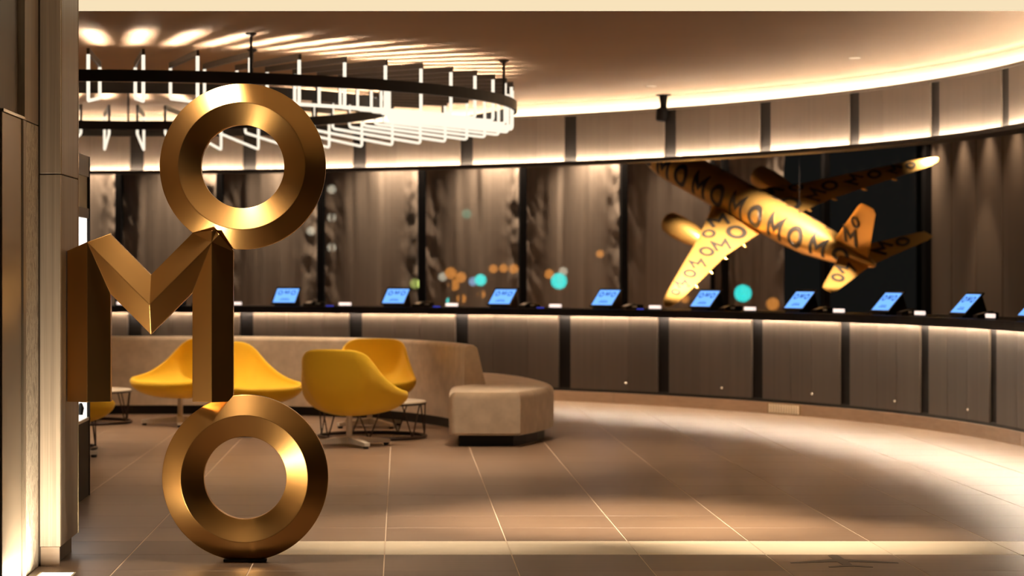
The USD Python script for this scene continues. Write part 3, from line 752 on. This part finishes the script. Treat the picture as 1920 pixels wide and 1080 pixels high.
WING = [(0.155, 0.02, -0.030, 0.245, 0.026), (0.126, 0.055, -0.026, 0.206, 0.024), (0.020, 0.19, -0.018, 0.125, 0.015), (-0.110, 0.37, 0.004, 0.078, 0.009), (-0.172, 0.455, 0.014, 0.054, 0.006), (-0.196, 0.480, 0.018, 0.034, 0.004), (-0.215, 0.492, 0.021, 0.010, 0.002)]
STAB = [(-0.375, 0.01, 0.022, 0.110, 0.012), (-0.398, 0.04, 0.026, 0.096, 0.010), (-0.480, 0.160, 0.044, 0.052, 0.005), (-0.496, 0.179, 0.047, 0.036, 0.003)]
FIN = [(-0.320, 0.035, 0, 0.150, 0.012), (-0.350, 0.055, 0, 0.128, 0.012), (-0.452, 0.198, 0, 0.066, 0.006), (-0.468, 0.212, 0, 0.044, 0.004)]
def mirror(secs): return [(a, -s, l, c, t) for a, s, l, c, t in secs]
WINGS = {}
for sgn in (-1, 1):
    sec = WING if sgn > 0 else mirror(WING)
    w = ppart(pln, 'wing', loft(sec), 'gold_plane', smooth=40); WINGS[sgn] = w
    for s in (0.12, 0.2, 0.28, 0.36):
        te = np.interp(s, [q[1] for q in WING], [q[0] - q[3] for q in WING]); lf = np.interp(s, [q[1] for q in WING], [q[2] for q in WING])
        ppart(w, 'flap_fairing', lathe_axis([(te + 0.035, 0, 0), (te + 0.02, 0.004, 0), (te, 0.0045, 0), (te - 0.012, 0, 0)], 8, (sgn * s, lf - 0.004)), 'gold_plane', smooth=True)
    st = ppart(pln, 'tailplane', loft(STAB if sgn > 0 else mirror(STAB)), 'gold_plane', smooth=40); WINGS[sgn * 2] = st
    eo = (sgn * 0.165, -0.046)
    e = ppart(pln, 'engine', lathe_axis([(0.165, 0.018, 0), (0.180, 0.023, 0), (0.186, 0.028, 0), (0.180, 0.032, 0), (0.14, 0.0345, 0), (0.09, 0.031, 0), (0.05, 0.024, 0), (0.02, 0.013, 0), (0.005, 0.0, 0)], 24, eo), 'gold_plane', smooth=50)
    ppart(e, 'fan', lathe_axis([(0.165, 0.018, 0), (0.166, 0.005, 0), (0.175, 0.0, 0)], 16, eo), 'black_metal')
    ppart(e, 'pylon', box(0.02, 0.12, sgn * 0.165 - 0.003, sgn * 0.165 + 0.003, -0.04, -0.018), 'gold_plane')
fin = ppart(pln, 'tail_fin', loft(FIN, True), 'gold_plane', smooth=40)
# lettering: fuselage side, wing and tail tops
from shapely.geometry import Point, LineString
from shapely import affinity
def letter(t, h):
    if t == 'O':
        g = affinity.scale(Point(0, 0).buffer(h / 2, 14), 0.86, 1.0).difference(affinity.scale(Point(0, 0).buffer(h * 0.29, 10), 0.80, 1.0))
    else:
        w, q = 0.38 * h, 0.09 * h
        g = LineString([(-w, -h / 2), (-w, h / 2 - q), (0, -0.08 * h), (w, h / 2 - q), (w, -h / 2)]).buffer(q, cap_style=2, join_style=2, mitre_limit=2)
    m = trimesh.creation.extrude_polygon(g, 0.0012, engine='earcut')
    v2, f2 = trimesh.remesh.subdivide_to_size(np.array(m.vertices), np.array(m.faces), h * 0.22, max_iter=8)
    return np.array(v2), np.array(f2)
for n in range(11):
    t = 'OM'[n % 2]
    v, f = letter(t, 0.070)
    v[:, 0] *= 1.0 if t == 'O' else 0.9
    a = 0.435 - 0.083 * n - v[:, 0] * 0.95
    for sgn in (-1, 1):
        R, U = fus_r(a)
        k = np.clip(R / 0.053, 0.45, 1)
        ph = math.radians(24) + v[:, 1] * k / R
        w = np.stack([a, sgn * (R + 0.0003 + v[:, 2]) * np.cos(ph), U + (R + 0.0003 + v[:, 2]) * np.sin(ph)], 1)
        ppart(fus, 'letter', (w, f), 'letter_black')
def on_wing(parent, secs, t, h, s, frac, sgn, rot=0.0):
    v, f = letter(t, h)
    c, q = math.cos(rot), math.sin(rot)
    S = [x[1] for x in secs]
    dx, dy = v[:, 0] * c - v[:, 1] * q, v[:, 0] * q + v[:, 1] * c
    ss = s + dx
    le = np.interp(ss, S, [x[0] for x in secs]); cd = np.interp(ss, S, [x[3] for x in secs])
    le0 = np.interp(s, S, [x[0] for x in secs]); cd0 = np.interp(s, S, [x[3] for x in secs])
    a = le0 - cd0 * frac + dy
    p = np.clip((le - a) / cd, 0.01, 0.99)
    top = np.interp(p, [x[0] for x in AIR[:6]], [x[1] for x in AIR[:6]])
    z = np.interp(ss, S, [x[2] for x in secs]) + top * np.interp(ss, S, [x[4] for x in secs]) + 0.0006 + v[:, 2]
    ppart(parent, 'letter', (np.stack([a, sgn * ss, z], 1), f), 'letter_black')
for sgn in (-1, 1):
    for t, h, s, fr, rt in (('M', 0.058, 0.098, 0.28, 1.2), ('O', 0.066, 0.098, 0.72, 1.2), ('O', 0.045, 0.160, 0.25, 1.2), ('M', 0.05, 0.172, 0.70, 1.2), ('O', 0.05, 0.225, 0.5, 1.2), ('M', 0.042, 0.285, 0.5, 1.2), ('O', 0.042, 0.335, 0.5, 1.2), ('M', 0.034, 0.385, 0.5, 1.2), ('O', 0.03, 0.425, 0.5, 1.2)):
        on_wing(WINGS[sgn], WING, t, h, s, fr, sgn, rt * 0.3)
    for t, h, s, fr in (('M', 0.045, 0.065, 0.5), ('O', 0.04, 0.115, 0.5)):
        on_wing(WINGS[2 * sgn], STAB, t, h, s, fr, sgn, 0.3)
for t, h, a0, u0 in (('M', 0.052, -0.415, 0.088), ('O', 0.036, -0.440, 0.142)):
    for sgn in (-1, 1):
        v, f = letter(t, h)
        ppart(fin, 'letter', (np.stack([a0 - sgn * -1 * -v[:, 0] * 1.0, sgn * (0.0052 + v[:, 2]), u0 + v[:, 1]], 1), f), 'letter_black')
for a in (0.25, -0.2):
    p = body_to_world([(a, 0, 0.053)])[0]
    part(pln, 'hanging_wire', bar(p, (p[0], p[1], ZC - 0.010), 0.0012, 5), 'mullion')

# ------------------------------------------------------------------ ceiling fittings
sp = px(1244, 177, 23.6)
spk = thing('ceiling_spotlight', 'black spotlight hanging from the ceiling above the curved fascia', 'spotlight', (sp[0], sp[1], ZC))
part(spk, 'mount', lathe([(0, ZC - 0.012), (0.075, ZC - 0.012), (0.08, ZC - 0.001), (0, ZC - 0.001)], sp[0], sp[1], 24), 'mullion', smooth=30)
part(spk, 'neck', lathe([(0, ZC - 0.15), (0.036, ZC - 0.15), (0.034, ZC - 0.10), (0.044, ZC - 0.012), (0, ZC - 0.012)], sp[0], sp[1], 20), 'mullion', smooth=30)
part(spk, 'lamp_head', join(lathe([(0, -0.125), (0.045, -0.125), (0.053, -0.11), (0.058, 0.0), (0.04, 0.018), (0, 0.02)], 0, 0, 24)) if False else (lambda m: (m[0] @ trimesh.transformations.rotation_matrix(0.12, (0, 1, 0))[:3, :3].T + [sp[0] - 0.012, sp[1], ZC - 0.155], m[1]))(lathe([(0, -0.115), (0.045, -0.115), (0.053, -0.10), (0.058, 0.0), (0.04, 0.018), (0, 0.02)], 0, 0, 24)), 'mullion', smooth=30)
ed = thing('entrance_downlight', 'round downlight in the low soffit right above the gold letters', 'downlight', (-0.97, 10.70, ZF))
part(ed, 'trim', lathe([(0.095, ZF - 0.006), (0.115, ZF - 0.006), (0.118, ZF - 0.0005), (0.095, ZF - 0.0005)], -0.97, 10.70, 28), 'brass_trim')
dl = thing('ceiling_downlight', 'x', 'downlight')
part(dl, 'trim', lathe([(0.030, -0.004), (0.048, -0.004), (0.05, -0.0005), (0.030, -0.0005)], seg=24), 'soffit_paint')
part(dl, 'lens', lathe([(0, -0.003), (0.030, -0.003), (0.030, -0.0006), (0, -0.0006)], seg=20), 'downlight_lens')
for n, a in enumerate((DLA[4], DLA[6])):
    loc = pol(8.25, a, ZC)
    lab = 'small round downlight in the brown ceiling, %s' % ('just right of the black hanging spotlight' if n == 0 else 'the one nearer the right edge of the picture')
    if n == 0: place(dl, loc, 0); data(stage.GetPrimAtPath(dl), label=lab, group='ceiling downlights')
    else: copy_of(dl, loc, 0, lab, 'downlight', 'ceiling downlights')

# ------------------------------------------------------------------ niche cabinet behind the pilaster
XC = -1.885
nc = thing('niche_cabinet', 'dark cabinet with a glowing white niche, edge-on behind the wood pilaster', 'cabinet', (XC - 0.3, 13.5, 0))
part(nc, 'lower_body', box(XC - 0.6, XC, 12.6, 14.1, 0.0, 0.455), 'cabinet_black')
part(nc, 'niche_back', box(XC - 0.6, XC - 0.012, 12.6, 14.09, 0.475, 1.675), 'niche_glow')
part(nc, 'niche_shelf', box(XC - 0.6, XC, 12.6, 14.1, 0.456, 0.474), 'white_top')
part(nc, 'lintel', box(XC - 0.6, XC, 12.6, 14.1, 1.676, 1.735), 'dark_wood')
part(nc, 'upper_panel', box(XC - 0.6, XC - 0.01, 12.6, 14.09, 1.736, 1.925), 'olive_panel')
part(nc, 'top_cap', box(XC - 0.6, XC, 12.6, 14.1, 1.926, 2.05), 'dark_wood')
part(nc, 'end_frame', box(XC - 0.6, XC + 0.004, 14.101, 14.12, 0, 2.05), 'cabinet_black')
part(nc, 'hook', lathe([(0, 0.51), (0.012, 0.51), (0.02, 0.55), (0.008, 0.58), (0, 0.58)], XC + 0.002, 13.72, 10), 'black_metal')

# in-floor uplight at the foot of the left wall
fu = thing('floor_uplight', 'bright linear uplight let into the floor at the foot of the left wall', 'uplight', (-1.54, 9.9, 0))
part(fu, 'frame', join(box(-1.615, -1.605, 9.8, 10.44, 0.0, 0.005), box(-1.465, -1.455, 9.8, 10.44, 0.0, 0.005), box(-1.615, -1.455, 10.441, 10.451, 0.0, 0.005)), 'aluminium')
part(fu, 'lens', box(-1.604, -1.466, 9.8, 10.44, 0.0005, 0.004), 'led_floor', label='glowing white glass lens')

# thin dark plane shape laid on the floor tiles
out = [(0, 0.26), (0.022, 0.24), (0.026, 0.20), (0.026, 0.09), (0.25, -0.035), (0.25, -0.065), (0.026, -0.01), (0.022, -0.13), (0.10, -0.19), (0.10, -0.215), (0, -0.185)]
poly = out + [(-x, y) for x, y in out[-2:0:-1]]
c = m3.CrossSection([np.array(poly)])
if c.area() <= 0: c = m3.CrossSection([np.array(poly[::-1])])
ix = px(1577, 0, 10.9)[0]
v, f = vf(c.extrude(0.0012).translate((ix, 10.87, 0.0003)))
single('floor_inlay', (v, f), 'plane_shape_dark', 'dark flat plane shape on the floor tiles at the lower right', 'floor marker', loc=(ix, 10.87, 0))

# ------------------------------------------------------------------ city lights beyond the windows
city = [(845, 512, 11, 'orange', 'upper left of an orange trio'), (864, 520, 10, 'orange', 'right of an orange trio'), (851, 534, 11, 'orange', 'lowest of an orange trio'), (901, 525, 11, 'cyan', 'turquoise beside a pale blue one'),
        (887, 528, 8, 'blue', 'pale blue, left of a turquoise one'), (830, 519, 8, 'white', 'white, left of the orange trio'), (925, 504, 8, 'orange', 'left end of an orange row'), (944, 503, 8, 'orange', 'middle of an orange row'),
        (963, 504, 9, 'orange', 'right end of an orange row'), (845, 565, 8, 'cyan', 'turquoise, low above the counter'), (865, 560, 9, 'orange', 'orange, low above the counter'), (903, 552, 7, 'orange', 'small orange under the turquoise one'),
        (875, 401, 9, 'teal', 'faint teal, high in the curtain'), (1048, 527, 15, 'cyan', 'large turquoise in the middle curtain'), (1030, 514, 9, 'orange', 'orange, upper left of the large turquoise one'), (1056, 509, 8, 'white', 'cream, above the large turquoise one'),
        (1125, 476, 7, 'orange', 'single small orange, high'), (1393, 550, 16, 'cyan', 'large turquoise under the gold plane'), (1449, 570, 12, 'orange', 'orange under the gold plane, just above the counter'), (1284, 560, 8, 'orange', 'orange beside the lower wing tip'),
        (778, 532, 9, 'green', 'yellow green beside a mullion'), (583, 433, 8, 'white', 'white, left of the mullion right of the upper ring'), (622, 355, 8, 'white', 'topmost white of a column'), (622, 408, 8, 'white', 'middle white of a column'), (622, 464, 8, 'white', 'lowest white of a column')]
for k, (x, y, r, c, lab) in enumerate(city):
    Y = 40.0 + k * 0.75
    p = np.array(px(x, y, Y)); R = r * 1.0 * Y / FPX
    t = thing('city_light', 'out-of-focus city light behind the curtains: ' + lab, 'light', (p[0], p[1], p[2]))
    part(t, 'globe', trimesh.creation.icosphere(2, R).apply_translation(p), 'lamp_' + c, smooth=True)
    part(t, 'post', bar((p[0], p[1] + R, -2.0), (p[0], p[1] + R, p[2]), 0.03, 6), 'mullion')
